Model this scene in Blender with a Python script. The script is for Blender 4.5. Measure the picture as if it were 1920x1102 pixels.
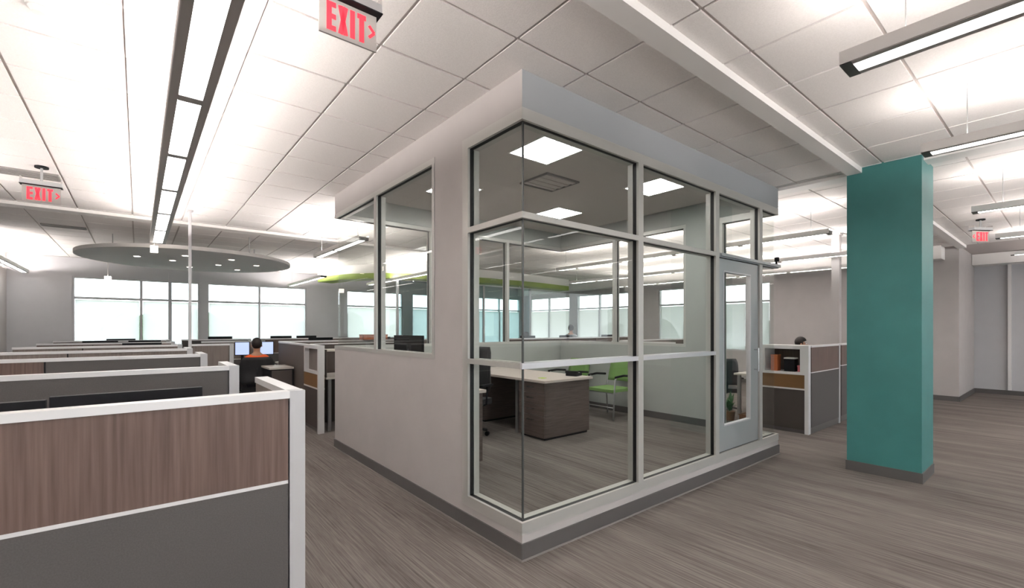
import bpy, bmesh, math, random
from mathutils import Vector, Matrix
random.seed(7)
S = bpy.context.scene
for o in list(bpy.data.objects): bpy.data.objects.remove(o, do_unlink=True)
COL = S.collection
PI = math.pi

# ------------------------------------------------------------------ camera, world, exposure
YAW = math.radians(39.1)
cd = bpy.data.cameras.new('camera'); cam = bpy.data.objects.new('camera', cd); COL.objects.link(cam)
cam.location = (0, 0, 1.64); cam.rotation_euler = (PI/2, 0, -YAW)
cd.sensor_width = 36; cd.lens = 862/1920*36; cd.shift_y = (615-551)/1920; cd.clip_start = .05; cd.clip_end = 400
S.camera = cam
S.view_settings.view_transform = 'Standard'; S.view_settings.look = 'None'
S.view_settings.gamma = 1; S.view_settings.use_curve_mapping = False
S.view_settings.exposure = 0.15
LAMP_UP = 9.3       # watts per metre of fixture, upwards
LENS = 11.0           # emission of the lamp lenses
TROFFER = 26.0
w = bpy.data.worlds.new('sky'); S.world = w; w.use_nodes = True
nt = w.node_tree; nt.nodes.clear()
ob = nt.nodes.new('ShaderNodeOutputWorld'); bg = nt.nodes.new('ShaderNodeBackground')
tc = nt.nodes.new('ShaderNodeTexCoord'); sx = nt.nodes.new('ShaderNodeSeparateXYZ'); rp = nt.nodes.new('ShaderNodeValToRGB')
nt.links.new(tc.outputs['Generated'], sx.inputs[0]); nt.links.new(sx.outputs['Z'], rp.inputs[0])
nt.links.new(rp.outputs[0], bg.inputs[0]); nt.links.new(bg.outputs[0], ob.inputs[0])
rp.color_ramp.elements[0].position = 0.0; rp.color_ramp.elements[0].color = (.91, .955, 1, 1)
rp.color_ramp.elements[1].position = 0.6; rp.color_ramp.elements[1].color = (.72, .86, 1, 1)
bg.inputs[1].default_value = 5.0

# ------------------------------------------------------------------ materials
MATS = {}
def mat(name, rgb, rough=.6, metal=0, spec=.4, emit=None, estr=0):
    m = bpy.data.materials.new(name); m.use_nodes = True
    b = m.node_tree.nodes['Principled BSDF']
    b.inputs['Base Color'].default_value = (*rgb, 1); b.inputs['Roughness'].default_value = rough
    b.inputs['Metallic'].default_value = metal; b.inputs['Specular IOR Level'].default_value = spec
    if emit: b.inputs['Emission Color'].default_value = (*emit, 1); b.inputs['Emission Strength'].default_value = estr
    MATS[name] = m; return m
def tex(m, rgb_a, rgb_b, scale, stretch=(1,1,1), lo=.35, hi=.65, detail=4, bump=0, coord='Object'):
    t = m.node_tree; b = t.nodes['Principled BSDF']
    c = t.nodes.new('ShaderNodeTexCoord'); mp = t.nodes.new('ShaderNodeMapping'); n = t.nodes.new('ShaderNodeTexNoise'); r = t.nodes.new('ShaderNodeValToRGB')
    mp.inputs['Scale'].default_value = stretch; n.inputs['Scale'].default_value = scale; n.inputs['Detail'].default_value = detail
    r.color_ramp.elements[0].position = lo; r.color_ramp.elements[1].position = hi
    r.color_ramp.elements[0].color = (*rgb_a, 1); r.color_ramp.elements[1].color = (*rgb_b, 1)
    t.links.new(c.outputs[coord], mp.inputs[0]); t.links.new(mp.outputs[0], n.inputs['Vector']); t.links.new(n.outputs['Fac'], r.inputs[0]); t.links.new(r.outputs[0], b.inputs['Base Color'])
    if bump:
        bp = t.nodes.new('ShaderNodeBump'); bp.inputs['Strength'].default_value = bump; bp.inputs['Distance'].default_value = .01
        t.links.new(n.outputs['Fac'], bp.inputs['Height']); t.links.new(bp.outputs[0], b.inputs['Normal'])
    return m
def glass(name, tint=(1,1,1), ior=1.45, mixg=1.0):
    m = bpy.data.materials.new(name); m.use_nodes = True; t = m.node_tree; t.nodes.clear()
    o = t.nodes.new('ShaderNodeOutputMaterial'); mx = t.nodes.new('ShaderNodeMixShader'); f = t.nodes.new('ShaderNodeFresnel')
    tr = t.nodes.new('ShaderNodeBsdfTransparent'); gl = t.nodes.new('ShaderNodeBsdfGlossy')
    f.inputs['IOR'].default_value = ior; tr.inputs[0].default_value = (*tint, 1); gl.inputs['Roughness'].default_value = 0.0
    gl.inputs[0].default_value = (mixg, mixg, mixg, 1)
    ge = t.nodes.new('ShaderNodeNewGeometry'); iv = t.nodes.new('ShaderNodeMath'); iv.operation = 'SUBTRACT'; iv.inputs[0].default_value = 1; mu = t.nodes.new('ShaderNodeMath'); mu.operation = 'MULTIPLY'
    t.links.new(ge.outputs['Backfacing'], iv.inputs[1]); t.links.new(iv.outputs[0], mu.inputs[0]); t.links.new(f.outputs[0], mu.inputs[1])
    t.links.new(mu.outputs[0], mx.inputs[0]); t.links.new(tr.outputs[0], mx.inputs[1]); t.links.new(gl.outputs[0], mx.inputs[2]); t.links.new(mx.outputs[0], o.inputs[0])
    MATS[name] = m; return m
M = MATS
# carpet: fine linear streaks that run along the building
cp = mat('carpet', (.2, .18, .17), .95, spec=.1)
t = cp.node_tree; b = t.nodes['Principled BSDF']
c = t.nodes.new('ShaderNodeTexCoord')
def streak(sc, st, det):
    mp = t.nodes.new('ShaderNodeMapping'); mp.inputs['Scale'].default_value = st; n = t.nodes.new('ShaderNodeTexNoise')
    n.inputs['Scale'].default_value = sc; n.inputs['Detail'].default_value = det
    t.links.new(c.outputs['Object'], mp.inputs[0]); t.links.new(mp.outputs[0], n.inputs['Vector']); return n
n1 = streak(6, (13, .16, 1), 3); n2 = streak(5, (.7, .10, 1), 2); n3 = streak(50, (2.2, .12, 1), 2)
a1 = t.nodes.new('ShaderNodeMath'); a1.operation = 'MULTIPLY_ADD'; a1.inputs[1].default_value = .55
t.links.new(n1.outputs[0], a1.inputs[0])
a0 = t.nodes.new('ShaderNodeMath'); a0.operation = 'MULTIPLY'; a0.inputs[1].default_value = .35; t.links.new(n2.outputs[0], a0.inputs[0]); t.links.new(a0.outputs[0], a1.inputs[2])
a2 = t.nodes.new('ShaderNodeMath'); a2.operation = 'MULTIPLY_ADD'; a2.inputs[1].default_value = .25
t.links.new(n3.outputs[0], a2.inputs[0]); t.links.new(a1.outputs[0], a2.inputs[2])
r = t.nodes.new('ShaderNodeValToRGB'); r.color_ramp.elements[0].position = .43; r.color_ramp.elements[1].position = .72
r.color_ramp.elements[0].color = (.080, .070, .064, 1); r.color_ramp.elements[1].color = (.188, .168, .155, 1)
t.links.new(a2.outputs[0], r.inputs[0]); t.links.new(r.outputs[0], b.inputs['Base Color'])
bp = t.nodes.new('ShaderNodeBump'); bp.inputs['Strength'].default_value = .25; bp.inputs['Distance'].default_value = .004
t.links.new(n3.outputs[0], bp.inputs['Height']); t.links.new(bp.outputs[0], b.inputs['Normal'])

tex(mat('ceiling_tile', (.8,.77,.75), .95, spec=.1), (.83,.795,.775), (.88,.845,.825), 120, detail=3, bump=.15)
mat('ceiling_grid', (.56,.51,.49), .7)
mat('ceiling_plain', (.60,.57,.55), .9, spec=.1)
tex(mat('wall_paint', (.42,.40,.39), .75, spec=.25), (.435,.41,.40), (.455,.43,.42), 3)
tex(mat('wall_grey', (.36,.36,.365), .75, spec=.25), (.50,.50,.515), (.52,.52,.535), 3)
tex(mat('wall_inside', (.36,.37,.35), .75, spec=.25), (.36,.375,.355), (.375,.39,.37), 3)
mat('fascia_daylight', (.36,.375,.39), .7, spec=.25)  # same paint as the walls; bluish daylight and darker tone put into the colour
mat('white_paint', (.78,.76,.74), .6)
mat('baseboard', (.085,.08,.078), .5)
mat('shoe', (.22,.2,.19), .6)
mat('frame', (.47,.465,.44), .4, spec=.5, metal=.25)
mat('rail_sheen_metal', (.62,.62,.64), .3, metal=.4)  # bluish-white reflection on the front mid rail put into the colour; also door beads
mat('gasket', (.008,.008,.009), .5)
mat('joint', (.05,.055,.055), .3)
mat('door_metal', (.40,.43,.44), .35, metal=.4)
tex(mat('teal', (.035,.27,.24), .45, spec=.4), (.042,.178,.172), (.046,.193,.187), 4)
mat('lamp_metal', (.50,.47,.455), .45, metal=.3)
mat('lamp_end', (.10,.11,.105), .5)
mat('lens', (.9,.9,.9), .4, emit=(1,.97,.94), estr=LENS)
mat('troffer_lens', (.9,.9,.9), .4, emit=(1,.98,.95), estr=TROFFER)
mat('spot', (.9,.9,.9), .4, emit=(1,.9,.8), estr=6)
wd = mat('laminate_wood', (.2,.15,.13), .45, spec=.35)
tex(wd, (.076,.050,.042), (.150,.103,.086), 3, (22, 22, .7), .3, .72, 6)
tex(mat('laminate_dark', (.1,.08,.07), .45), (.065,.047,.04), (.115,.085,.075), 3, (1.2, 1.2, 20), .3, .7, 6)
tex(mat('panel_grey', (.08,.078,.075), .6, spec=.3), (.072,.068,.066), (.085,.081,.079), 200, detail=2)
mat('panel_brown', (.085,.07,.06), .6)
tex(mat('panel_taupe', (.15,.13,.115), .6, spec=.3), (.13,.11,.098), (.17,.145,.13), 3, (18,18,.8))
mat('cap_metal', (.76,.75,.75), .38, metal=.15)
mat('post_metal', (.50,.50,.51), .4, metal=.15)
mat('black', (.010,.010,.012), .6, spec=.12)
mat('black_gloss', (.012,.014,.02), .15)
mat('mesh_black', (.02,.02,.022), .8)
mat('chrome', (.65,.65,.65), .25, metal=1)
mat('silver', (.35,.35,.35), .35, metal=.7)
mat('worktop', (.50,.44,.40), .35)
mat('worktop_white', (.62,.58,.53), .4)
mat('green_fabric', (.14,.25,.075), .8)
mat('lime', (.42,.62,.03), .6)
mat('lime2', (.26,.36,.07), .6)
mat('orange', (.85,.13,.03), .8); mat('skin', (.42,.22,.14), .5); mat('hair', (.012,.008,.007), .6)
mat('shirt_grey', (.42,.45,.48), .8); mat('trousers', (.03,.03,.04), .8); mat('pink', (.6,.18,.2), .7); mat('blue', (.03,.12,.35), .5)
mat('screen', (.1,.12,.2), .2, emit=(.55,.66,1.0), estr=.9)
mat('exit_red', (.8,.02,.03), .5, emit=(1,.03,.05), estr=1.5)
mat('exit_plate', (.42,.40,.38), .25, spec=.5)
mat('exit_body', (.45,.46,.47), .3, metal=.6)
mat('brown_box', (.20,.09,.03), .7); mat('orange_box', (.42,.12,.04), .7); mat('paper', (.8,.78,.75), .7)
mat('leaf', (.02,.07,.015), .6); mat('basket', (.16,.07,.03), .8); mat('grille', (.25,.24,.23), .6); mat('grille_dark', (.06,.055,.05), .6)
mat('canopy', (.80,.78,.76), .6); mat('grass', (.10,.16,.05), .9); mat('tree_leaf', (.06,.12,.04), .9); mat('bark', (.08,.06,.04), .9)
mat('concrete', (.3,.3,.3), .9)
glass('clear_glass', (.955,.965,.955), 1.33); glass('window_glass', (.97,.985,.98), 1.2); glass('teal_glass', (.80,.92,.93), 1.4)
# roller shade: woven screen, lets part of the view through
m = bpy.data.materials.new('shade_mesh'); m.use_nodes = True; t = m.node_tree; t.nodes.clear(); MATS['shade_mesh'] = m
o = t.nodes.new('ShaderNodeOutputMaterial'); mx = t.nodes.new('ShaderNodeMixShader'); mx.inputs[0].default_value = .80
tr = t.nodes.new('ShaderNodeBsdfTransparent'); tl = t.nodes.new('ShaderNodeBsdfTranslucent'); tl.inputs[0].default_value = (.62,.60,.585,1)
t.links.new(tr.outputs[0], mx.inputs[1]); t.links.new(tl.outputs[0], mx.inputs[2]); t.links.new(mx.outputs[0], o.inputs[0])

# ------------------------------------------------------------------ helpers
def empty(name, loc=(0,0,0), rz=0, label=None, cat=None, group=None, kind=None):
    o = bpy.data.objects.new(name, None); COL.objects.link(o); o.location = loc; o.rotation_euler = (0,0,rz); o.empty_display_size = .1
    tag(o, label, cat, group, kind); return o
def tag(o, label=None, cat=None, group=None, kind=None):
    if label: o['label'] = label
    if cat: o['category'] = cat
    if group: o['group'] = group
    if kind: o['kind'] = kind
    return o
def origin(parent):
    v = Vector((0,0,0)); p = parent
    while p: v = v + p.location; p = p.parent
    return v
def mk(name, bm, m, parent=None, smooth=False, local=False, bevel=0, seg=2):
    """link bm as ONE object; coordinates are world unless local"""
    if bevel:
        bmesh.ops.bevel(bm, geom=[e for e in bm.edges if len(e.link_faces)==2 and e.calc_face_angle(0)>.6], offset=bevel, segments=seg, profile=.5, affect='EDGES', clamp_overlap=True)
    me = bpy.data.meshes.new(name)
    if parent is not None and not local:
        bmesh.ops.translate(bm, verts=bm.verts, vec=-origin(parent))
    bm.to_mesh(me); bm.free()
    for mm in (m if isinstance(m, (list,tuple)) else [m]): me.materials.append(MATS[mm])
    if smooth:
        for p in me.polygons: p.use_smooth = True
    o = bpy.data.objects.new(name, me); COL.objects.link(o)
    if parent is not None: o.parent = parent
    return o
def bb(bm, x0, x1, y0, y1, z0, z1):
    v = [bm.verts.new((x,y,z)) for z in (z0,z1) for y in (y0,y1) for x in (x0,x1)]
    for f in ((0,2,3,1),(4,5,7,6),(0,1,5,4),(2,6,7,3),(0,4,6,2),(1,3,7,5)): bm.faces.new([v[i] for i in f])
    return bm
def box(name, d, m, parent=None, bevel=0, local=False):
    bm = bmesh.new()
    for e in (d if isinstance(d[0], (list,tuple)) else [d]): bb(bm, *e)
    return mk(name, bm, m, parent, bevel=bevel, local=local)
def cyl(bm, p0, p1, r0, r1=None, n=12, cap=True):
    r1 = r0 if r1 is None else r1; p0 = Vector(p0); p1 = Vector(p1); d = (p1-p0).normalized()
    a = d.orthogonal().normalized(); b = d.cross(a)
    A = [bm.verts.new(p0+(a*math.cos(2*PI*i/n)+b*math.sin(2*PI*i/n))*r0) for i in range(n)]
    B = [bm.verts.new(p1+(a*math.cos(2*PI*i/n)+b*math.sin(2*PI*i/n))*r1) for i in range(n)]
    for i in range(n): bm.faces.new((A[i], A[(i+1)%n], B[(i+1)%n], B[i]))
    if cap: bm.faces.new(A[::-1]); bm.faces.new(B)
    return bm
def tube(bm, pts, r, n=8):
    pts = [Vector(p) for p in pts]; rings = []
    up = Vector((0,0,1))
    for i, p in enumerate(pts):
        d = (pts[min(i+1,len(pts)-1)]-pts[max(i-1,0)]).normalized()
        a = d.cross(up); a = a.normalized() if a.length > 1e-3 else Vector((1,0,0)); b = d.cross(a)
        rings.append([bm.verts.new(p+(a*math.cos(2*PI*k/n)+b*math.sin(2*PI*k/n))*r) for k in range(n)])
    for A, B in zip(rings, rings[1:]):
        for k in range(n): bm.faces.new((A[k], A[(k+1)%n], B[(k+1)%n], B[k]))
    bm.faces.new(rings[0][::-1]); bm.faces.new(rings[-1]); return bm
def rod(name, pts, r, m, parent, n=8, local=False):
    return mk(name, tube(bmesh.new(), pts, r, n), m, parent, smooth=True, local=local)
def dup(root, loc, rz=None, label=None, group=None):
    r = root.copy(); COL.objects.link(r); r.location = loc
    if rz is not None: r.rotation_euler = (0,0,rz)
    if label: r['label'] = label
    if group: r['group'] = group
    for ch in list(root.children):
        c = ch.copy(); COL.objects.link(c); c.parent = r
        for g in list(ch.children):
            d = g.copy(); COL.objects.link(d); d.parent = c
    return r
def struct(name, d, m, parent=None, bevel=0):
    o = box(name, d, m, parent, bevel)
    if parent is None: o['kind'] = 'structure'
    return o

# ------------------------------------------------------------------ setting
CZ = 3.48; RX = 14.2; FY = 16.5; LX = -2.5; NY = -7.0
XO, YO = 2.10, 2.47          # outer corner of the glass office
XE, YE = 6.49, 6.45          # its far ends
OF = .22                     # raised floor inside
struct('floor', (LX-.2, 18, NY, FY+.2, -.1, 0), 'carpet')
ceil = struct('ceiling', (LX-.2, 18, NY, FY+.2, CZ, CZ+.1), 'ceiling_grid')
# tiles
tiles = []
xl = [1.86+.645*k for k in range(-7, 20)]
yfar = [2.235-.61+.02] + [2.235+.61*k for k in range(0, 24)]
ynear = [1.36-.605*k for k in range(0, 12)]
def add_t(x0, x1, y0, y1):
    x1 = min(x1, 14.18); y1 = min(y1, FY-.01)
    if x1-x0 < .1 or y1-y0 < .1: return
    if x0 > XO-.02 and x1 < XE+.02 and y0 > YO-.02 and y1 < YE+.02: return
    tiles.append((x0, x1, y0, y1))
for i in range(len(xl)-1):
    for j in range(len(yfar)-1):
        y0 = yfar[j] if j else 1.70
        add_t(xl[i], xl[i+1], y0, yfar[j+1])
    add_t(xl[i], xl[i+1], 1.36, 1.56)
    for j in range(len(ynear)-1): add_t(xl[i], xl[i+1], ynear[j+1], ynear[j])
G = .011
cy_, sy_ = math.cos(YAW), math.sin(YAW)
def vis(x, y):
    f = x*sy_+y*cy_; r = x*cy_-y*sy_
    if f < .8: return None
    px = 960+862*r/f; py = 615-862*(CZ-1.64)/f
    return f if -120 < px < 2040 and py > -150 else None
seen = []; rest = []
for tl in tiles:
    d = vis((tl[0]+tl[1])/2, (tl[2]+tl[3])/2)
    (seen if d is not None else rest).append((d or 0, tl))
seen.sort(); rest += seen[290:]; seen = seen[:290]
meshes = {}
for d, (x0, x1, y0, y1) in seen:
    k = (round(x1-x0, 3), round(y1-y0, 3))
    if k not in meshes:
        o = box('ceiling_tile', (G, k[0]-G, G, k[1]-G, -.012, .002), 'ceiling_tile', ceil, local=True); meshes[k] = o.data
    else:
        o = bpy.data.objects.new('ceiling_tile', meshes[k]); COL.objects.link(o); o.parent = ceil
    o.location = (x0, y0, CZ)
bm = bmesh.new()
for d, (x0, x1, y0, y1) in rest: bb(bm, x0+G, x1-G, y0+G, y1-G, CZ-.012, CZ+.002)
o = mk('ceiling_tiles_far', bm, 'ceiling_tile', ceil, local=True); o['kind'] = 'stuff'

def wall_with_holes(name, axis, c0, c1, a0, a1, z0, z1, holes, m):
    """axis 'x': wall runs along x between c0..c1 in y. holes = (a0,a1,z0,z1)"""
    bm = bmesh.new()
    def add(p0, p1, q0, q1):
        if p1-p0 < 1e-4 or q1-q0 < 1e-4: return
        bb(bm, p0, p1, c0, c1, q0, q1) if axis == 'x' else bb(bm, c0, c1, p0, p1, q0, q1)
    holes = sorted(holes); cur = a0
    for h in holes:
        add(cur, h[0], z0, z1); add(h[0], h[1], z0, h[2]); add(h[0], h[1], h[3], z1); cur = h[1]
    add(cur, a1, z0, z1)
    o = mk(name, bm, m); o['kind'] = 'structure'; return o
FWIN = [(-1.34,1.42,.95,3.0), (1.60,4.43,.95,3.0), (5.78,7.95,.95,3.0), (8.35,11.2,.95,3.0), (11.5,13.9,.95,3.0)]
RWIN = [(5.60,7.0,.95,3.0), (8.1,9.3,.95,3.0), (10.3,13.2,.95,3.0), (13.6,16.2,.95,3.0)]
wall_with_holes('wall_far', 'x', FY, FY+.2, LX-.2, RX+.2, 0, CZ, FWIN, 'wall_grey')
wall_with_holes('wall_right', 'y', RX, RX+.2, 1.67, FY, 0, CZ, RWIN, 'wall_paint')
struct('wall_left', (LX-.2, LX, NY, FY, 0, CZ), 'wall_paint')
struct('wall_recess_side', (RX+.2, 16.6, 1.67, 1.87, 0, CZ), 'wall_paint')
struct('wall_recess_end', (16.6, 16.8, NY, 1.67, 0, CZ), 'wall_grey')
wall_with_holes('wall_near', 'x', NY-.2, NY, LX-.2, 16.8, 0, CZ, [(-1.5,3.0,.95,3.0),(4.0,9.0,.95,3.0),(10,15,.95,3.0)], 'wall_paint')
struct('trim_1', (13.75, RX, 1.9, FY, 3.18, CZ-.012), 'white_paint')            # bulkhead along the right wall
struct('trim_2', (16.1, 16.6, NY, 1.66, 3.2, CZ-.012), 'white_paint')
struct('trim_3', (16.52, 16.6, 1.02, 1.08, .12, 3.2), 'white_paint')
struct('baseboard_far', (LX, RX, FY-.015, FY, 0, .11), 'baseboard')
struct('baseboard_right', (RX-.015, RX, 1.67, FY, 0, .11), 'baseboard')
struct('baseboard_left', (LX, LX+.015, NY, FY, 0, .11), 'baseboard')
struct('baseboard_recess', [(RX-.015, 16.6, 1.653, 1.668, 0, .11), (16.585, 16.6, NY, 1.653, 0, .11)], 'baseboard')
# ceiling tracks (dropped strips)
struct('trim_4', (-2.4, RX, 1.55, 1.69, 3.41, CZ-.001), 'white_paint', bevel=.004)
struct('trim_5', (6.49, 6.72, 1.71, FY-.01, 3.43, CZ-.001), 'white_paint', bevel=.004)
struct('trim_6', (6.49, 6.72, NY, 1.55, 3.43, CZ-.001), 'white_paint', bevel=.004)
struct('trim_7', (-2.49, 6.48, 9.65, 9.9, 3.42, CZ-.001), 'white_paint', bevel=.004)
# outer windows
def ext_window(n, axis, c, a0, a1, mull, z0=.95, z1=3.0, zt=2.44):
    e = empty('window_%d' % n, (a0, c, z0) if axis=='x' else (c, a0, z0), kind='structure')
    def B(name, p0, p1, d0, d1, q0, q1, m): return box(name, (p0,p1,c+d0,c+d1,q0,q1) if axis=='x' else (c+d0,c+d1,p0,p1,q0,q1), m, e)
    F = .045
    for q0, q1 in ((z0, z0+F), (z1-F, z1)): B('window_frame', a0, a1, .02, .12, q0, q1, 'post_metal')
    for p in (a0, a1-F): B('window_frame', p, p+F, .02, .12, z0+F, z1-F, 'post_metal')
    B('transom', a0+F, a1-F, .02, .12, zt-.03, zt+.03, 'post_metal')
    ms = [a0+F] + list(mull) + [a1-F]
    for p in mull:
        B('mullion', p-.03, p+.03, .02, .12, z0+F, zt-.03, 'post_metal'); B('mullion', p-.03, p+.03, .02, .12, zt+.03, z1-F, 'post_metal')
    for i in range(len(ms)-1):
        p0 = ms[i]+(.03 if i else 0); p1 = ms[i+1]-(.03 if i+1 < len(ms)-1 else 0)
        B('window_pane', p0, p1, .065, .075, z0+F, zt-.03, 'window_glass'); B('window_pane', p0, p1, .065, .075, zt+.03, z1-F, 'window_glass')
        B('roller_shade', p0+.01, p1-.01, .035, .038, z0+F, zt-.05, 'shade_mesh')
    return e
wn = 1
for (a0,a1,_,_), ml in zip(FWIN, ([.06], [3.01], [6.95], [9.3,10.25], [12.7])): ext_window(wn, 'x', FY, a0, a1, ml); wn += 1
for (a0,a1), ml in zip(((-1.5,3.0),(4.0,9.0),(10,15)), ([.7], [6.5], [12.5])): ext_window(wn, 'x', NY-.14, a0, a1, ml, zt=1.2); wn += 1
for (a0,a1,_,_), ml in zip(RWIN, ([6.3], [], [12.0], [14.9])): ext_window(wn, 'y', RX, a0, a1, ml); wn += 1

# ------------------------------------------------------------------ the glass office
T = .12
# left wall (x = XO), solid part 3.23..3.72, sill 1.37
def prism(bm, poly, z0, z1):
    a = [bm.verts.new((p[0], p[1], z0)) for p in poly]; b_ = [bm.verts.new((p[0], p[1], z1)) for p in poly]; n = len(a)
    bm.faces.new(a[::-1]); bm.faces.new(b_)
    for i in range(n): bm.faces.new((a[i], a[(i+1)%n], b_[(i+1)%n], b_[i]))
def mitred(name, m, items):
    bm = bmesh.new()
    for it in items:
        if it[0] == 'p': prism(bm, it[1], it[2], it[3])
        else: bb(bm, *it)
    bmesh.ops.recalc_face_normals(bm, faces=bm.faces)
    o = mk(name, bm, m); o['kind'] = 'structure'; return o
XI0, XI1, YI0, YI1 = XO+T, XE-T, YO+T, YE-T
pl = lambda y1, inner: [(XO, YO), (XI0, YI0), (XI0, inner), (XO, y1)]
pr = lambda y1, inner: [(XE, YO), (XE, y1), (XI1, inner), (XI1, YI0)]
mitred('wall_office_left', 'wall_paint', [('p', pl(YE, YI1), 3.2, CZ), (XO, XI0, 3.24, 3.70, 0, 3.2), ('p', [(XO,3.70),(XI0,3.70),(XI0,YI1),(XO,YE)], 0, 1.36), ('p', pl(3.24, 3.24), 0, .18)])
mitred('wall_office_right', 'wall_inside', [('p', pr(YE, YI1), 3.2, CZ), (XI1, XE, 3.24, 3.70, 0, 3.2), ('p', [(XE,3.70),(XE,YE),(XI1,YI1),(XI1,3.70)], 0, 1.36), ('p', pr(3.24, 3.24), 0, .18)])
fr = [(XO, YO), (XE, YO), (XI1, YI0), (XI0, YI0)]; bk = [(XO, YE), (XI0, YI1), (XI1, YI1), (XE, YE)]
mitred('wall_office_front', 'fascia_daylight', [('p', fr, 3.2, CZ)])
mitred('wall_office_curb', 'wall_paint', [('p', fr, 0, .18)])
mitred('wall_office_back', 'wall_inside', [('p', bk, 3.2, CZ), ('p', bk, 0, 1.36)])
struct('floor_office', (XO+T, XE-T, YO+T, YE-T, 0, OF), 'carpet')
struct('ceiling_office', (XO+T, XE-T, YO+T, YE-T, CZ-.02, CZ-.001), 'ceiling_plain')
# inside lining so the room side has its own paint
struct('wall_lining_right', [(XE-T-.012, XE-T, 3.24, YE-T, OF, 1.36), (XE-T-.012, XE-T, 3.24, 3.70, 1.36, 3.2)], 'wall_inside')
bo = .012
struct('baseboard_office', [(XO-bo, XO, YO-bo, YE, .012, .12), (XO, XE+bo, YO-bo, YO, .012, .12), (XE, XE+bo, YO, YE, .012, .12), (XO-bo, XE+bo, YE, YE+bo, .012, .12)], 'baseboard')
struct('trim_8', [(XO-bo-.008, XO-.001, YO-bo-.008, YE, 0, .012), (XO, XE+bo, YO-bo-.008, YO-.001, 0, .012)], 'shoe')
struct('trim_9', [(XE-T-.024, XE-T-.012, 3.24, YE-T, OF, OF+.1), (XO+T, XE-T-.024, YE-T-.012, YE-T, OF, OF+.1)], 'baseboard')

# storefront glazing: layered aluminium frame = outer flange, black gasket, inner flange
LAY = ((0.0, .022, 'frame'), (.022, .062, 'gasket'), (.062, .115, 'frame'))
def frame_bar(parent, name, face, p0, p1, q0, q1, ms=None, c0=False, c1=False):
    """face in 'F' (front y=YO), 'L', 'R', 'B'; p along the wall, q = z. One bar with its gasket and inner flange."""
    root = None
    for k, (d0, d1, m) in enumerate(LAY):
        inset = .004 if k == 1 else 0
        pp0, pp1, qq0, qq1 = p0+inset*(p1-p0<.3), p1-inset*(p1-p0<.3), q0+inset*(q1-q0<.3), q1-inset*(q1-q0<.3)
        if face in 'FB':
            if c0: pp0 = XO-.004+d0
            if c1: pp1 = XE+.004-d0
        else:
            if c0: pp0 = YO-.004+d1
            if c1: pp1 = YE+.004-d1
        if face == 'F': d = (pp0, pp1, YO-.004+d0, YO-.004+d1, qq0, qq1)
        elif face == 'L': d = (XO-.004+d0, XO-.004+d1, pp0, pp1, qq0, qq1)
        elif face == 'R': d = (XE+.004-d1, XE+.004-d0, pp0, pp1, qq0, qq1)
        else: d = (pp0, pp1, YE+.004-d1, YE+.004-d0, qq0, qq1)
        mm = (ms if (ms and m == 'frame') else m)
        if root is None: root = box(name, d, mm, parent, bevel=.002)
        else: box('gasket' if k == 1 else 'inner_flange', d, mm, root)
    return root
def pane(parent, face, p0, p1, q0, q1, m='clear_glass'):
    g = .004
    if face == 'F': d = (p0, p1, YO+.038-g, YO+.038+g, q0, q1)
    elif face == 'L': d = (XO+.038-g, XO+.038+g, p0, p1, q0, q1)
    elif face == 'R': d = (XE-.038-g, XE-.038+g, p0, p1, q0, q1)
    else: d = (p0, p1, YE-.038-g, YE-.038+g, q0, q1)
    return box('glass_pane', d, m, parent)
ZS, ZH, ZR0, ZR1, ZT0, ZT1 = .265, 3.115, 1.35, 1.39, 2.42, 2.465
# window_20: the corner glazing and the front
wf = empty('window_20', (XO, YO, 0), kind='structure')
MU = [(3.455, 3.53), (4.845, 4.92)]
frame_bar(wf, 'sill_frame', 'F', XO, XE, .18, ZS, None, True, True); frame_bar(wf, 'head_frame', 'F', XO, XE, ZH, 3.2, None, True, True)
frame_bar(wf, 'mullion', 'F', *MU[0], ZS, ZH); frame_bar(wf, 'mullion', 'F', *MU[1], ZS, ZH); frame_bar(wf, 'mullion', 'F', 5.93, 6.01, ZS, ZH)
xs = [XO+.045, MU[0][0], MU[0][1], MU[1][0]]
for a, b_ in ((XO+.034, MU[0][0]), (MU[0][1], MU[1][0])):
    frame_bar(wf, 'mid_rail', 'F', a, b_, ZR0, ZR1, 'rail_sheen_metal', a < 2.2); frame_bar(wf, 'transom', 'F', a, b_, ZT0, ZT1, None, a < 2.2)
    for q0, q1 in ((ZS, ZR0), (ZR1, ZT0), (ZT1, ZH)): pane(wf, 'F', a, b_, q0, q1)
frame_bar(wf, 'transom', 'F', MU[1][1], 5.93, ZT0, ZT1, 'door_metal'); pane(wf, 'F', MU[1][1], 5.93, ZT1, ZH)
frame_bar(wf, 'transom', 'F', 6.01, XE, ZT0, ZT1, 'door_metal', False, True)
for q0, q1 in ((ZS, ZT0), (ZT1, ZH)): pane(wf, 'F', 6.01, XE-.034, q0, q1)
# return on the left of the corner
wl = empty('window_21', (XO, YO, 0), kind='structure')
frame_bar(wl, 'sill_frame', 'L', YO, 3.24, .18, ZS, None, True); frame_bar(wl, 'head_frame', 'L', YO, 3.24, ZH, 3.2, None, True); frame_bar(wl, 'mullion', 'L', 3.155, 3.235, ZS, ZH)
frame_bar(wl, 'mid_rail', 'L', YO, 3.155, ZR0, ZR1, None, True); frame_bar(wl, 'transom', 'L', YO, 3.155, ZT0, ZT1, None, True)
for q0, q1 in ((ZS, ZR0), (ZR1, ZT0), (ZT1, ZH)): pane(wl, 'L', YO+.045, 3.155, q0, q1)
for q0, q1 in ((ZS, ZR0), (ZR1, ZT0), (ZT1, ZH)): box('silicone_joint', (XO+.032, XO+.044, YO+.032, YO+.044, q0, q1), 'joint', wl)
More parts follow.
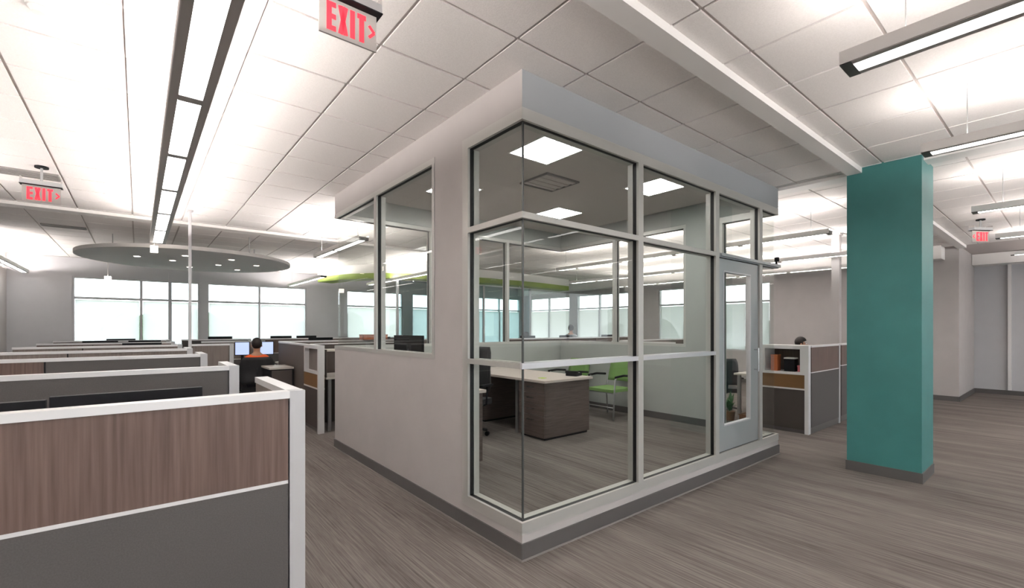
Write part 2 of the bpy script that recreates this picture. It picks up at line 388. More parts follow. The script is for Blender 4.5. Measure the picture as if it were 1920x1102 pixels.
# right return
wr = empty('window_22', (XE, YO, 0), kind='structure')
frame_bar(wr, 'sill_frame', 'R', YO, 3.24, .18, ZS, None, True); frame_bar(wr, 'head_frame', 'R', YO, 3.24, ZH, 3.2, None, True); frame_bar(wr, 'mullion', 'R', 3.155, 3.235, ZS, ZH)
frame_bar(wr, 'transom', 'R', YO, 3.155, ZT0, ZT1, None, True)
for q0, q1 in ((ZS, ZT0), (ZT1, ZH)): pane(wr, 'R', YO+.045, 3.155, q0, q1)
# long side windows above the low walls
for n, face in ((23, 'L'), (24, 'R')):
    e = empty('window_%d' % n, (XO if face=='L' else XE, 3.7, 1.36), kind='structure')
    frame_bar(e, 'sill_frame', face, 3.70, YE, 1.36, 1.40, None, False, True); frame_bar(e, 'head_frame', face, 3.70, YE, 3.145, 3.2, None, False, True)
    frame_bar(e, 'side_frame', face, 3.705, 3.75, 1.40, 3.145); frame_bar(e, 'mullion', face, 5.03, 5.09, 1.40, 3.145)
    for a, b_ in ((3.75, 5.03), (5.09, YE-.045)): pane(e, face, a, b_, 1.40, 3.145)
e = empty('window_25', (XO, YE, 1.36), kind='structure')
frame_bar(e, 'sill_frame', 'B', XO, XE, 1.36, 1.40, None, True, True); frame_bar(e, 'head_frame', 'B', XO, XE, 3.145, 3.2, None, True, True)
for a in (3.52, 5.03): frame_bar(e, 'mullion', 'B', a, a+.06, 1.40, 3.145)
for a, b_ in ((XO+.034, 3.52), (3.58, 5.03), (5.09, XE-.034)): pane(e, 'B', a, b_, 1.40, 3.145)
# glass door
dr = empty('door_1', (4.92, YO, .265), kind='structure')
D0, D1, DB, DT = 4.935, 5.915, .275, 2.41
y0, y1 = YO+.012, YO+.057
box('stile', (D0, D0+.11, y0, y1, DB, DT), 'door_metal', dr, .003); st = box('stile', (D1-.2, D1, y0, y1, DB, DT), 'door_metal', dr, .003)
box('top_rail', (D0+.11, D1-.2, y0, y1, DT-.13, DT), 'door_metal', dr, .003); box('bottom_rail', (D0+.11, D1-.2, y0, y1, DB, DB+.27), 'door_metal', dr, .003)
for a, b_, c_, d_ in ((D0+.11, D0+.125, DB+.27, DT-.13), (D1-.215, D1-.2, DB+.27, DT-.13), (D0+.125, D1-.215, DB+.27, DB+.285), (D0+.125, D1-.215, DT-.145, DT-.13)):
    box('glazing_bead', (a, b_, y0-.004, y1, c_, d_), 'rail_sheen_metal', dr)
box('glass_pane', (D0+.125, D1-.215, YO+.032, YO+.038, DB+.285, DT-.145), 'clear_glass', dr)
h = mk('pull_handle', cyl(bmesh.new(), (D1-.1, YO-.035, 1.12), (D1-.1, YO-.035, 1.4), .011), 'chrome', dr, smooth=False)
for z_ in (1.14, 1.38): mk('handle_bracket', cyl(bmesh.new(), (D1-.1, YO-.035, z_), (D1-.1, y0+.001, z_), .008), 'chrome', h)
# slim overhang rail at the door head with a small black sensor on it
struct('trim_10', (4.93, 6.50, YO-.03, YO-.005, 2.43, 2.462), 'door_metal')
o = box('door_sensor', (6.36, 6.41, YO-.045, YO-.0052, 2.50, 2.55), 'black', bevel=.008); tag(o, 'small black sensor just above the transom at the right end of the glass office', 'sensor')
o.location.y = 0
box('sensor_bracket', (6.375, 6.395, YO-.028, YO-.008, 2.462, 2.50), 'black', o)

# ------------------------------------------------------------------ teal column
colm = struct('column', (6.40, 7.00, 1.035, 1.695, .11, CZ-.001), 'teal', bevel=.003)
tag(colm, 'teal painted square column from floor to ceiling', None); colm['kind'] = 'structure'
struct('baseboard_column', (6.39, 7.01, 1.025, 1.705, 0, .11), 'baseboard', bevel=.003)

# ------------------------------------------------------------------ linear pendant lamps
def lamp(x0, x1, y0, y1, z, label, z1=None, seams=None, group='linear pendant lamps below the ceiling', cables=None):
    w_ = x1-x0; H = .07; cx = (x0+x1)/2
    e = empty('linear_pendant_lamp', (cx, y0, z), 0, label, 'lamp', group)
    rl = w_*.22
    for a, b_, c_ in ((x0+.004, x0+rl, x0), (x1-rl, x1-.004, x1-.004)):
        sr = box('side_rail', (a, b_, y0, y1, z, z+.03), 'lamp_metal', e, .002); box('side_cover', (c_, c_+.004, y0, y1, z+.004, z+H), 'white_paint', sr)
    for a, b_ in ((y0, y0+.05), (y1-.05, y1)): box('end_plate', (x0+.004, x1-.004, a, b_, z-.001, z+H-.02), 'lamp_end', e)
    sm = seams or [y0+.05+1.22*k for k in range(1, 20)]
    sm = [s_ for s_ in sm if y0+.1 < s_ < y1-.1]
    edges = [y0+.05] + sm + [y1-.05]
    for i in range(len(edges)-1):
        a = edges[i]+(.04 if i else 0); b_ = edges[i+1]-(.04 if i+1 < len(edges)-1 else 0)
        box('lens', (x0+rl, x1-rl, a, b_, z+.004, z+.02), 'lens', e)
    for s_ in sm: box('divider', (x0+rl, x1-rl, s_-.04, s_+.04, z-.006, z+.04), 'lamp_metal', e)
    box('reflector', (x0+.004, x1-.004, y0+.05, y1-.05, z+.041, z+.046), 'white_paint', e)
    cb = cables or [y0+.25, y1-.25]
    for q in cb: mk('cable', cyl(bmesh.new(), (cx, q, z+.046), (cx, q, CZ-.012), .003, n=6), 'silver', e)
    # two tilted strips throw the light sideways over the ceiling (batwing optic); the rails cut it off near the horizontal
    for sd in (-1, 1):
        L = bpy.data.lights.new('uplight', 'AREA'); L.shape = 'RECTANGLE'; L.size = w_*.16; L.size_y = y1-y0-.1; L.energy = LAMP_UP*(1.7 if y0 > 6.9 else 1)*(y1-y0); L.color = (1, .925, .885)
        lo = bpy.data.objects.new('uplight', L); COL.objects.link(lo); lo.parent = e
        lo.location = (sd*w_*.10, (y1-y0)/2, H-.012); lo.rotation_euler = (PI, -sd*math.radians(52), 0)
    return e
lamp(.135, .345, -3.9, 9.32, 3.0, 'long grey pendant lamp over the cubicle rows, running to the round canopy', seams=[2.12-1.22*k for k in range(1,5)]+[2.12, 3.33, 4.49, 5.65, 6.85, 8.05])
lamp(2.82, 3.0, -5.0, .78, 3.0, 'linear pendant lamp at the upper right corner of the photo, nearest right of the beam')
lamp(4.72, 4.88, -5.0, .77, 3.0, 'linear pendant lamp whose end meets the top of the teal column')
lamp(7.60, 7.76, -5.0, .79, 3.0, 'linear pendant lamp beyond the teal column, above the right exit sign')
lamp(10.08, 10.24, -5.0, .79, 3.0, 'farthest linear pendant lamp right of the teal column, level with the right exit sign')
lamp(2.62, 2.78, 6.95, 9.3, 3.0, 'short pendant lamp just left of the glass office fascia')
lamp(3.76, 3.92, 12.7, 16.2, 3.0, 'pendant lamp near the far windows beside the green bulkhead')
lamp(-2.24, -2.09, 12.6, 16.3, 3.0, 'pendant lamp at the far left corner by the left wall')
lamp(7.68, 7.84, 2.25, 7.8, 3.0, 'pendant lamp over the right cubicles, seen between the office and the teal column')
lamp(10.2, 10.36, 2.6, 9.8, 3.0, 'pendant lamp added for light in the middle of the area behind the office')  # added to light the floor behind the office
lamp(12.3, 12.46, 3.2, 9.8, 3.0, 'pendant lamp added for light nearest the right window wall')  # extra lamp, put in to light the right side
lamp(12.6, 12.76, -5.0, .79, 3.0, 'linear pendant lamp added to brighten the recess, beyond the exit sign, close to the right end wall')  # extra lamp, brightens the recess area
lamp(15.1, 15.26, -5.0, .3, 3.0, 'linear pendant lamp added to brighten the recess at the far right')  # extra lamp inside the recess, there to brighten its walls
lamp(5.6, 5.76, 9.95, 14.2, 3.0, 'pendant lamp added for light behind the office near the teal glass partition')  # added for the light level behind the office
lamp(-1.96, -1.80, -3.5, 8.6, 3.0, 'pendant lamp over the left end of the cubicle rows, outside the picture')

# ------------------------------------------------------------------ office ceiling lights
def troffer(x, y, label):
    e = empty('ceiling_troffer', (x, y, CZ-.02), 0, label, 'ceiling light', 'square recessed lights in the office ceiling'); s_ = .28; z_ = CZ-.02
    box('lens', (x-s_+.02, x+s_-.02, y-s_+.02, y+s_-.02, z_-.008, z_-.001), 'troffer_lens', e)
    bm = bmesh.new()
    for d in ((x-s_, x+s_, y-s_, y-s_+.02), (x-s_, x+s_, y+s_-.02, y+s_), (x-s_, x-s_+.02, y-s_+.02, y+s_-.02), (x+s_-.02, x+s_, y-s_+.02, y+s_-.02)): bb(bm, *d, z_-.012, z_-.0005)
    mk('frame', bm, 'white_paint', e)
    for k in (-.1, .1): box('lens_rib', (x+k-.006, x+k+.006, y-s_+.02, y+s_-.02, z_-.014, z_-.008), 'white_paint', e)
troffer(3.24, 3.44, 'square ceiling light just inside the glass corner of the office')
troffer(5.16, 3.44, 'square office ceiling light behind the first mullion, on the right')
troffer(5.16, 5.18, 'square office ceiling light at the far right, low beside the transom')
troffer(3.22, 5.18, 'square office ceiling light seen at the edge of the left office window')
def diffuser(name, x0, x1, y0, y1, z_, label, n=4, cat='air vent', bk='grille_dark', sl='grille'):
    e = empty(name, ((x0+x1)/2, (y0+y1)/2, z_), 0, label, cat)
    bm = bmesh.new()
    bb(bm, x0, x1, y0, y0+.02, z_-.02, z_); bb(bm, x0, x1, y1-.02, y1, z_-.02, z_); bb(bm, x0, x0+.02, y0+.02, y1-.02, z_-.02, z_); bb(bm, x1-.02, x1, y0+.02, y1-.02, z_-.02, z_)
    mk('frame', bm, 'grille', e); box('backing', (x0+.02, x1-.02, y0+.02, y1-.02, z_-.006, z_-.001), bk, e)
    st = (y1-y0-.04)/n
    for k in range(n): box('slat', (x0+.02, x1-.02, y0+.02+st*(k+.25), y0+.02+st*(k+.75), z_-.016, z_-.008), sl, e)
diffuser('ceiling_vent', 3.70, 4.25, 3.9, 4.4, CZ-.02, 'square air vent in the office ceiling behind the first troffer', bk='ceiling_plain', sl='ceiling_plain')
diffuser('ceiling_vent', -1.55, -.74, 7.66, 7.95, CZ-.012, 'long ceiling vent above the left exit sign')
diffuser('ceiling_vent', -1.33, -.74, 11.38, 11.56, CZ-.012, 'narrow ceiling vent between the left exit sign and the canopy')
e = empty('smoke_detector', (-.44, 3.71, CZ-.012), 0, 'small round smoke detector at the top left of the ceiling', 'smoke detector')
mk('base', cyl(bmesh.new(), (-.44,3.71,CZ-.03), (-.44,3.71,CZ-.012), .055, n=20), 'white_paint', e); mk('cover', cyl(bmesh.new(), (-.44,3.71,CZ-.055), (-.44,3.71,CZ-.03), .03, .045, n=20), 'white_paint', e)

# ------------------------------------------------------------------ exit signs
def exit_sign(x, y, z, label, w_=.31, h_=.19, arrow='right', rz=0, group=None, twoside=True):
    e = empty('exit_sign', (x, y, z), rz, label, 'exit sign', group)
    box('plate', (-w_/2, w_/2, -.005, .005, 0, h_), 'exit_plate', e, local=True)
    box('housing', (-w_/2-.015, w_/2+.015, -.045, .045, h_, h_+.045), 'exit_body', e, bevel=.004, local=True)
    box('housing_trim', (-w_/2-.018, w_/2+.018, -.048, .048, h_-.006, h_), 'black', e, local=True)
    for sx_ in (-w_/2-.012, w_/2+.004): box('bracket', (sx_, sx_+.01, -.047, .047, h_+.045, h_+.075), 'lamp_metal', e, local=True)
    mk('stem', cyl(bmesh.new(), (0,0,h_+.045), (0,0,CZ-.012-z-.02), .012), 'exit_body', e, local=True)
    mk('ceiling_canopy', cyl(bmesh.new(), (0,0,CZ-.012-z-.02), (0,0,CZ-.012-z), .06, n=16), 'black', e, local=True)
    H = h_*.74; zb = h_*.12; y_ = -.0075; s_ = H*.17
    def seg(bm, x0, z0, x1, z1, t_=s_):
        v = Vector((x1-x0, 0, z1-z0)); n = Vector((-v.z, 0, v.x)).normalized()*t_/2
        P = [Vector((x0,0,z0))-n, Vector((x0,0,z0))+n, Vector((x1,0,z1))+n, Vector((x1,0,z1))-n]
        a = [bm.verts.new((p.x, y_, p.z)) for p in P]; b_ = [bm.verts.new((p.x, y_+.003, p.z)) for p in P]
        bm.faces.new(a); bm.faces.new(b_[::-1])
        for i in range(4): bm.faces.new((a[i], a[(i+1)%4], b_[(i+1)%4], b_[i]))
    L = w_*.155; g = w_*.045; x0 = -w_/2+w_*(.12 if arrow=='right' else .24)
    for ch in 'EXIT':
        bm = bmesh.new()
        if ch == 'E':
            seg(bm, x0+s_/2, zb, x0+s_/2, zb+H)
            for zz in (zb+s_/2, zb+H/2, zb+H-s_/2): seg(bm, x0+s_, zz, x0+L, zz)
            x0 += L+g
        elif ch == 'X':
            seg(bm, x0+s_*.4, zb, x0+L-s_*.4, zb+H, s_*.95); seg(bm, x0+s_*.4, zb+H, x0+L-s_*.4, zb, s_*.95); x0 += L+g
        elif ch == 'I':
            seg(bm, x0+s_/2, zb, x0+s_/2, zb+H); x0 += s_+g
        else:
            seg(bm, x0, zb+H-s_/2, x0+L, zb+H-s_/2); seg(bm, x0+L/2, zb, x0+L/2, zb+H-s_); x0 += L+g
        mk('letter', bm, 'exit_red', e, local=True)
    bm = bmesh.new(); zc = zb+H*.5
    if arrow == 'right': xa = w_/2-.012; seg(bm, xa-.028, zc+.03, xa, zc, .014); seg(bm, xa-.028, zc-.03, xa, zc, .014)
    else: xa = -w_/2+.014; seg(bm, xa+.028, zc+.03, xa, zc, .014); seg(bm, xa+.028, zc-.03, xa, zc, .014)
    mk('arrow', bm, 'exit_red', e, local=True)
    return e
exit_sign(.83, 2.34, 3.095, 'nearest red exit sign with an arrow, hanging at the top of the photo', w_=.29, h_=.19)
exit_sign(-.85, 7.4, 3.06, 'red exit sign with an arrow hanging over the left cubicle rows', w_=.31, h_=.19)
exit_sign(10.98, 1.03, 3.08, 'red exit sign pointing left, right of the teal column', w_=.32, h_=.2, arrow='left', rz=-YAW*.55-.2)

# ------------------------------------------------------------------ round canopy
e = empty('round_canopy', (.88, 11.5, 3.0), 0, 'large round grey ceiling canopy with small downlights, hanging at the end of the long lamp', 'ceiling canopy')
bm = cyl(bmesh.new(), (.88, 11.5, 3.0), (.88, 11.5, 3.06), 1.8, n=96); mk('disc', bm, 'canopy', e, bevel=.012)
mk('rim', cyl(bmesh.new(), (.88,11.5,3.06), (.88,11.5,3.075), 1.74, n=96), 'white_paint', e)
for k, (dx, dy) in enumerate(((-.9,-.35),(-.2,-1.0),(.55,-.95),(-.35,-.1),(.45,.1),(1.1,-.3),(0,.9),(.9,.8))):
    d = mk('downlight', cyl(bmesh.new(), (.88+dx,11.5+dy,2.99), (.88+dx,11.5+dy,3.0), .075, n=20), 'white_paint', e)
    mk('bulb', cyl(bmesh.new(), (.88+dx,11.5+dy,2.985), (.88+dx,11.5+dy,2.99), .05, n=16), 'spot', d)
for k in range(5):
    a = 2*PI*k/5+.4; mk('cable', cyl(bmesh.new(), (.88+1.3*math.cos(a), 11.5+1.3*math.sin(a), 3.075), (.88+1.3*math.cos(a), 11.5+1.3*math.sin(a), CZ-.012), .008, n=6), 'silver', e)
# small white cube lights on stems
def cube_light(x, y, z, s_, label):
    e = empty('cube_pendant', (x, y, z), 0, label, 'lamp')
    box('shade', (x-s_, x+s_, y-s_, y+s_, z, z+2*s_), 'spot', e, bevel=.01); mk('stem', cyl(bmesh.new(), (x,y,z+2*s_), (x,y,CZ-.012), .008, n=8), 'white_paint', e)
cube_light(.20, 9.52, 2.88, .05, 'small white square lamp on a stem in front of the round canopy')
cube_light(-.55, 14.2, 2.72, .06, 'small white lamp on a stem before the far left window')

# ------------------------------------------------------------------ green bulkhead and tinted glass partition
path = [(4.3,14.8),(4.75,13.4),(5.6,12.4),(6.9,11.9),(8.6,11.75),(10.6,11.8),(12.6,12.1)]
def bulk(name, path, t_, z0, z1, m):
    bm = bmesh.new(); rows = []
    N = []
    fine = []
    for i in range(len(path)-1):
        p0 = Vector(path[max(i-1,0)]); p1 = Vector(path[i]); p2 = Vector(path[i+1]); p3 = Vector(path[min(i+2,len(path)-1)])
        for k in range(6):
            u = k/6; fine.append(.5*((2*p1)+(p2-p0)*u+(2*p0-5*p1+4*p2-p3)*u*u+(3*p1-p0-3*p2+p3)*u**3))
    fine.append(Vector(path[-1]))
    for i, p in enumerate(fine):
        d = (fine[min(i+1,len(fine)-1)]-fine[max(i-1,0)]).normalized(); n = Vector((-d.y, d.x))*t_
        rows.append([bm.verts.new((q.x, q.y, z_)) for q, z_ in ((p,z0),(p+n,z0),(p+n,z1),(p,z1))])
    for A, B in zip(rows, rows[1:]):
        for k in range(4): bm.faces.new((A[k], A[(k+1)%4], B[(k+1)%4], B[k]))
    bm.faces.new(rows[0][::-1]); bm.faces.new(rows[-1])
    bmesh.ops.recalc_face_normals(bm, faces=bm.faces)
    return mk(name, bm, m), fine
gb, fine = bulk('trim_11', path, .5, 3.06, 3.22, 'lime2'); gb['kind'] = 'structure'
g2, _ = bulk('trim_12', path, .25, 3.22, CZ-.013, 'white_paint'); g2['kind'] = 'structure'
e = empty('glass_partition', (8, 12.05, 0), 0, 'blue tinted full height glass partition with slim grey posts under the green bulkhead', 'partition')
gx = [5.7, 6.7, 7.7, 8.7, 9.7, 10.7]; yy = 12.12
for i in range(len(gx)): box('post', (gx[i]-.03, gx[i]+.03, yy+.02, yy+.08, 0, 3.02), 'post_metal', e)
for i in range(len(gx)-1): box('glass_pane', (gx[i]+.03, gx[i+1]-.03, yy+.045, yy+.055, .06, 3.0), 'teal_glass', e)

# ------------------------------------------------------------------ cubicles
PH = 1.37; PT = .055
def partition(x0, x1, y, label, upper='laminate_wood', lower='panel_grey', seams=(), zmid=.985, left_upper=None, post_r=True, cap='cap_metal', group='low cubicle partitions in rows on the left'):
    """panel along x whose front face is at y (facing -y)"""
    e = empty('cubicle_partition', ((x0+x1)/2, y, 0), 0, label, 'partition', group)
    edges = [x0]+list(seams)+[x1-(.062 if post_r else 0)]
    for i in range(len(edges)-1):
        a = edges[i]+(.006 if i else 0); b_ = edges[i+1]-.006
        um = left_upper if (left_upper and i == 0 and len(edges) > 2) else upper
        box('upper_panel', (a, b_, y, y+PT, zmid+.006, PH-.03), um, e, .002)
        box('trim_strip', (a, b_, y-.002, y+PT+.002, zmid-.008, zmid+.006), 'cap_metal', e)
        box('lower_panel', (a, b_, y, y+PT, .1, zmid-.008), lower, e, .002)
        box('base_panel', (a, b_, y+.008, y+PT-.008, 0, .1), 'baseboard', e)
        box('top_cap', (a-.006, b_+.006, y-.004, y+PT+.004, PH-.03, PH), cap, e, .004)
    box('core', (x0+.004, x1-.065, y+.012, y+PT-.012, .1, PH-.031), 'black', e)
    if post_r: box('post', (x1-.062, x1, y-.004, y+PT+.006, 0, PH), 'post_metal', e, .004)
    return e
def side_partition(x, y0, y1, label, mats=('panel_taupe','panel_grey'), post_near=False, group=None, z_top=PH, cat='partition', tm='cap_metal'):
    """panel along y whose left face is at x"""
    e = empty('cubicle_partition', (x, (y0+y1)/2, 0), 0, label, cat, group)
    a = y0+(.07 if post_near else 0)
    box('upper_panel', (x, x+PT, a+.004, y1-.004, .99, z_top-.03), mats[0], e, .002); box('trim_strip', (x-.002, x+PT+.002, a, y1, .978, .99), tm, e)
    box('lower_panel', (x, x+PT, a+.004, y1-.004, .1, .978), mats[1], e, .002); box('base_panel', (x+.008, x+PT-.008, a, y1, 0, .1), 'baseboard', e)
    box('top_cap', (x-.004, x+PT+.004, a, y1, z_top-.03, z_top), 'cap_metal', e, .004)
    if post_near: box('post', (x-.004, x+PT+.006, y0, y0+.07, 0, z_top), 'post_metal', e, .004)
    return e
XP = .565
rows = [(2.13, 'laminate_wood', 'panel_grey', (-.645,), None, 'nearest cubicle partition with a walnut upper panel over grey'),
        (3.82, 'panel_grey', 'panel_grey', (), None, 'second cubicle partition from the camera, all grey'),
        (5.78, 'panel_grey', 'panel_grey', (-.645,), 'laminate_wood', 'third cubicle partition, grey with a brown panel at its left end'),
        (7.48, 'panel_taupe', 'panel_grey', (-.645,), None, 'fourth cubicle partition, taupe with a dark seam'),
        (9.35, 'panel_taupe', 'panel_grey', (-.645,), None, 'fifth cubicle partition from the camera in the left rows'),
        (11.3, 'laminate_wood', 'panel_grey', (-.645,), None, 'sixth cubicle partition from the camera in the left rows'),
        (13.3, 'laminate_wood', 'panel_grey', (-.645,), None, 'farthest cubicle partition in the left rows, below the far windows')]
for i, (y, u, l, sm, lu, lab) in enumerate(rows):
    xl0 = -1.86 if i < 4 else -1.36
    partition(xl0, XP, y, lab, u, l, sm, left_upper=lu)
    d = .68 if i == 0 else .5
    side_partition(XP-.062, y+PT+.008, y+PT+d, ['short return partition with a white cap behind the nearest walnut panel', 'short return partition behind the second row panel', 'short return partition behind the third row panel', 'short return partition behind the fourth row panel', 'short return partition behind the fifth row panel', 'short return partition behind the sixth row panel', 'short return partition behind the farthest row panel'][i], ('panel_taupe','panel_grey'), group='short return partitions at the aisle')
def worktop(x0, x1, y0, y1, z_, label, m='worktop_white', leg=True, group=None, name='desk'):
    e = empty(name, ((x0+x1)/2, (y0+y1)/2, 0), 0, label, 'desk', group)
    box('desktop', (x0, x1, y0, y1, z_-.03, z_), m, e, .004)
    for a in (x0+.04, x1-.09):
        for b_ in (y0+.04, y1-.09): box('leg', (a, a+.05, b_, b_+.05, 0, z_-.03), 'silver', e)
    return e
for i, (y, *_r) in enumerate(rows):
    worktop((-1.84 if i < 4 else -1.34), .49, y+PT+.01, y+PT+.62, .74, 'white desk hidden behind the %s cubicle partition' % ['nearest','second','third','fourth','fifth','sixth','farthest'][i], group='desks inside the left cubicles')
def monitor(x, y, z, rz, label, w_=.52, h_=.31, on=False, group=None, stand=.16):
    """z = desk surface; screen faces local -y"""
    e = empty('monitor', (x, y, z), rz, label, 'monitor', group)
    box('foot', (-.12, .12, -.02, .14, 0, .015), 'black', e, bevel=.004, local=True); box('neck', (-.025, .025, .03, .05, .015, stand+h_*.6), 'black', e, local=True)
    box('casing', (-w_/2, w_/2, -.006, .03, stand, stand+h_), 'black', e, bevel=.006, local=True)
    box('screen', (-w_/2+.012, w_/2-.012, -.009, -.006, stand+.014, stand+h_-.012), 'screen' if on else 'black_gloss', e, local=True)
    return e
mo = 'dark monitor backs behind the nearest partition'
monitor(-.02, 2.42, .74, PI, 'black monitor peeking over the walnut panel, right one of the two', .47, .33, group=mo, stand=.315)
monitor(-.53, 2.42, .74, PI, 'black monitor peeking over the walnut panel, left one of the two', .53, .33, group=mo, stand=.305)
for i, (x, y) in enumerate(((-.55, 11.55), (.1, 11.55), (-.3, 13.6), (.05, 9.6))):
    monitor(x, y, .74, PI, ['dark monitor above the sixth row partition, left one', 'dark monitor above the sixth row partition, right one', 'dark monitor above the farthest left row partition', 'dark monitor behind the fifth row partition'][i], .5, .33, group='monitors over the far left rows', stand=.33)

# storage tower with open niche, facing -x
def tower(x, y0, y1, label, group, d=.42):
    e = empty('storage_tower', (x, (y0+y1)/2, 0), 0, label, 'cabinet', group)
    yb, yc = y0+.0, y1
    box('post', (x-.02, x+.07, y0-.055, y0, 0, PH), 'cap_metal', e, .003)
    box('niche_frame', [(x, x+d, y0, y1, PH-.06, PH-.002), (x, x+d, y0, y1, .91, .95), (x, x+d, y0, y0+.07, .95, PH-.06), (x, x+d, y1-.05, y1, .95, PH-.06)], 'cap_metal', e, .002)
    box('niche_back', (x+d-.02, x+d, y0+.07, y1-.05, .95, PH-.06), 'panel_taupe', e)
    dr_ = box('drawer', (x, x+d, y0, y1, .70, .905), 'brown_wood', e, .003); box('trim_strip', (x-.002, x+d, y0, y1, .675, .70), 'cap_metal', e)
    box('cabinet_door', (x+.002, x+d, y0, y1, .06, .675), 'cab_dark', e, .003); box('plinth', (x+.02, x+d, y0, y1, 0, .06), 'baseboard', e)
    return e
mat('brown_wood', (.17,.085,.03), .5); mat('cab_dark', (.055,.045,.04), .55)
tower(8.0, 2.66, 3.30, 'open topped storage tower with orange and black items, right of the glass office', 'storage towers')
tower(2.18, 7.46, 8.28, 'shallow storage tower with an open niche behind the left wall of the office', 'storage towers', .09)
# right cubicle front: wood over grey, faces the camera
e = partition(8.09, 9.45, 2.60, 'right cubicle partition with reddish wood over grey beside the teal column', 'laminate_wood', 'panel_grey', (), group=None, post_r=True, zmid=.95)
for (x, y, z_, s3, m_, lab, nm, ct) in (
    (8.10, 3.12, .95, (.13,.10,.26), 'orange_box', 'orange brown box at the left of the tower niche', 'storage_box', 'box'),
    (8.12, 2.90, .95, (.14,.15,.22), 'black', 'black box in the middle of the tower niche', 'storage_box', 'box'),
    (8.14, 2.76, .95, (.10,.07,.10), 'pink', 'small pink box at the right of the tower niche', 'storage_box', 'box')):
    o = box(nm, (-s3[0]/2, s3[0]/2, -s3[1]/2, s3[1]/2, 0, s3[2]-.02), m_, None, bevel=.008, local=True); o.location = (x, y, z_); tag(o, lab, ct)
    box('lid', (-s3[0]/2-.004, s3[0]/2+.004, -s3[1]/2-.004, s3[1]/2+.004, s3[2]-.02, s3[2]), 'paper' if m_ == 'black' else m_, o, bevel=.004, local=True)
# rest of the right cubicle block
side_partition(8.0, 4.9, 6.4, 'side partition of the right cubicles seen through the office door', ('laminate_dark','panel_grey'), group=None)
worktop(8.05, 9.4, 3.34, 3.78, .86, 'white desk in the right cubicle seen through the office door', group=None)
worktop(8.4, 9.9, 4.9, 5.5, .86, 'white desk further back in the right cubicle block', group=None)
partition(8.5, 13.2, 6.5, 'long dark partition behind the office on the right', 'laminate_dark', 'panel_grey', (10.0, 11.6), group=None)
partition(9.6, 13.2, 2.62, 'partition continuing the right cubicle row behind the teal column', 'laminate_wood', 'panel_grey', (11.4,), group=None)
partition(7.4, 12.8, 9.4, 'partition row behind the office, in front of the right windows', 'laminate_dark', 'panel_grey', (9.2, 11.0), group=None)
side_partition(2.2, 8.34, 10.2, 'dark taupe side partition right of the seated person in orange', ('panel_brown','panel_brown'), tm='panel_brown')
partition(2.29, 7.2, 10.55, 'partition row directly behind the office and the left tower', 'panel_taupe', 'panel_grey', (3.9, 5.5), group=None)
partition(1.0, 2.16, 11.25, 'partition behind the monitors of the seated person', 'panel_taupe', 'panel_grey', (), group=None)
partition(.70, 1.30, 9.35, 'narrow partition with a light post left of the seated person', 'panel_taupe', 'panel_grey', (), group=None)
partition(2.3, 6.6, 13.4, 'far partition row below the right half of the far windows', 'laminate_wood', 'panel_grey', (3.7, 5.2), group=None)
partition(.8, 2.25, 13.4, 'far partition row just right of the aisle', 'panel_grey', 'panel_grey', (), group=None)
for i, (x, y) in enumerate(((1.6, 13.62), (3.0, 13.62), (3.65, 13.62), (3.2, 10.8), (4.6, 10.8), (8.4, 9.65), (9.9, 9.65), (11.8, 9.65))):
    desk_lab = None
    monitor(x, y, .9, PI, ['dark monitor at the far row right of the aisle', 'dark monitor at the far row under the second window, left one', 'dark monitor at the far row under the second window, right one', 'dark monitor behind the taupe row, left one', 'dark monitor behind the taupe row, right one', 'dark monitor before the right windows, left one', 'dark monitor before the right windows, middle one', 'dark monitor before the right windows, right one'][i], .52, .33, group='monitors showing above the far partitions', stand=.2)
worktop(.82, 2.14, 13.47, 14.0, .9, 'desk at the far row right of the aisle', group='desks behind the far partitions'); worktop(2.35, 6.5, 13.46, 14.0, .9, 'desk at the far row under the second window', group='desks behind the far partitions')
worktop(2.35, 7.1, 10.61, 11.2, .9, 'desk behind the taupe row', group='desks behind the far partitions'); worktop(7.5, 12.7, 9.46, 10.0, .9, 'desk before the right windows', group='desks behind the far partitions')
# open desk right of the left tower
worktop(2.30, 4.0, 7.47, 8.25, .86, 'white edged desk beside the left storage tower, close to the office wall')
e = empty('wall_shelf', (3.0, 7.9, 1.28), 0, 'white shelf edge above the desk beside the left storage tower', 'shelf')
box('board', (2.31, 3.6, 7.47, 7.8, 1.27, 1.30), 'worktop_white', e, .003); box('end_panel', (2.30, 2.31, 7.47, 7.8, .861, 1.30), 'panel_taupe', e); box('end_panel', (3.6, 3.61, 7.47, 7.8, .861, 1.30), 'panel_taupe', e)
o = box('void_screen', (2.28, 4.0, 8.26, 8.275, 0, 1.36), 'cab_dark', None, bevel=.002); tag(o, 'dark screen added for the black void under the desk beside the left storage tower', 'screen'); box('screen_cap', (2.28, 4.0, 8.255, 8.28, 1.36, 1.375), 'cap_metal', o, local=True)  # black sheet added; the unlit space under the desk put into its colour
# orange file and dark things on far partitions
o = box('storage_box', (-.3, .3, -.12, .12, 0, .10), 'orange_box', None, bevel=.01, local=True); o.location = (4.35, 10.9, 1.38); o.location.z = 1.37; o.location.y = 10.58; tag(o, 'flat orange box on top of the partition seen left of the office window', 'box')
box('lid', (-.305, .305, -.125, .125, .10, .12), 'orange_box', o, bevel=.004, local=True)
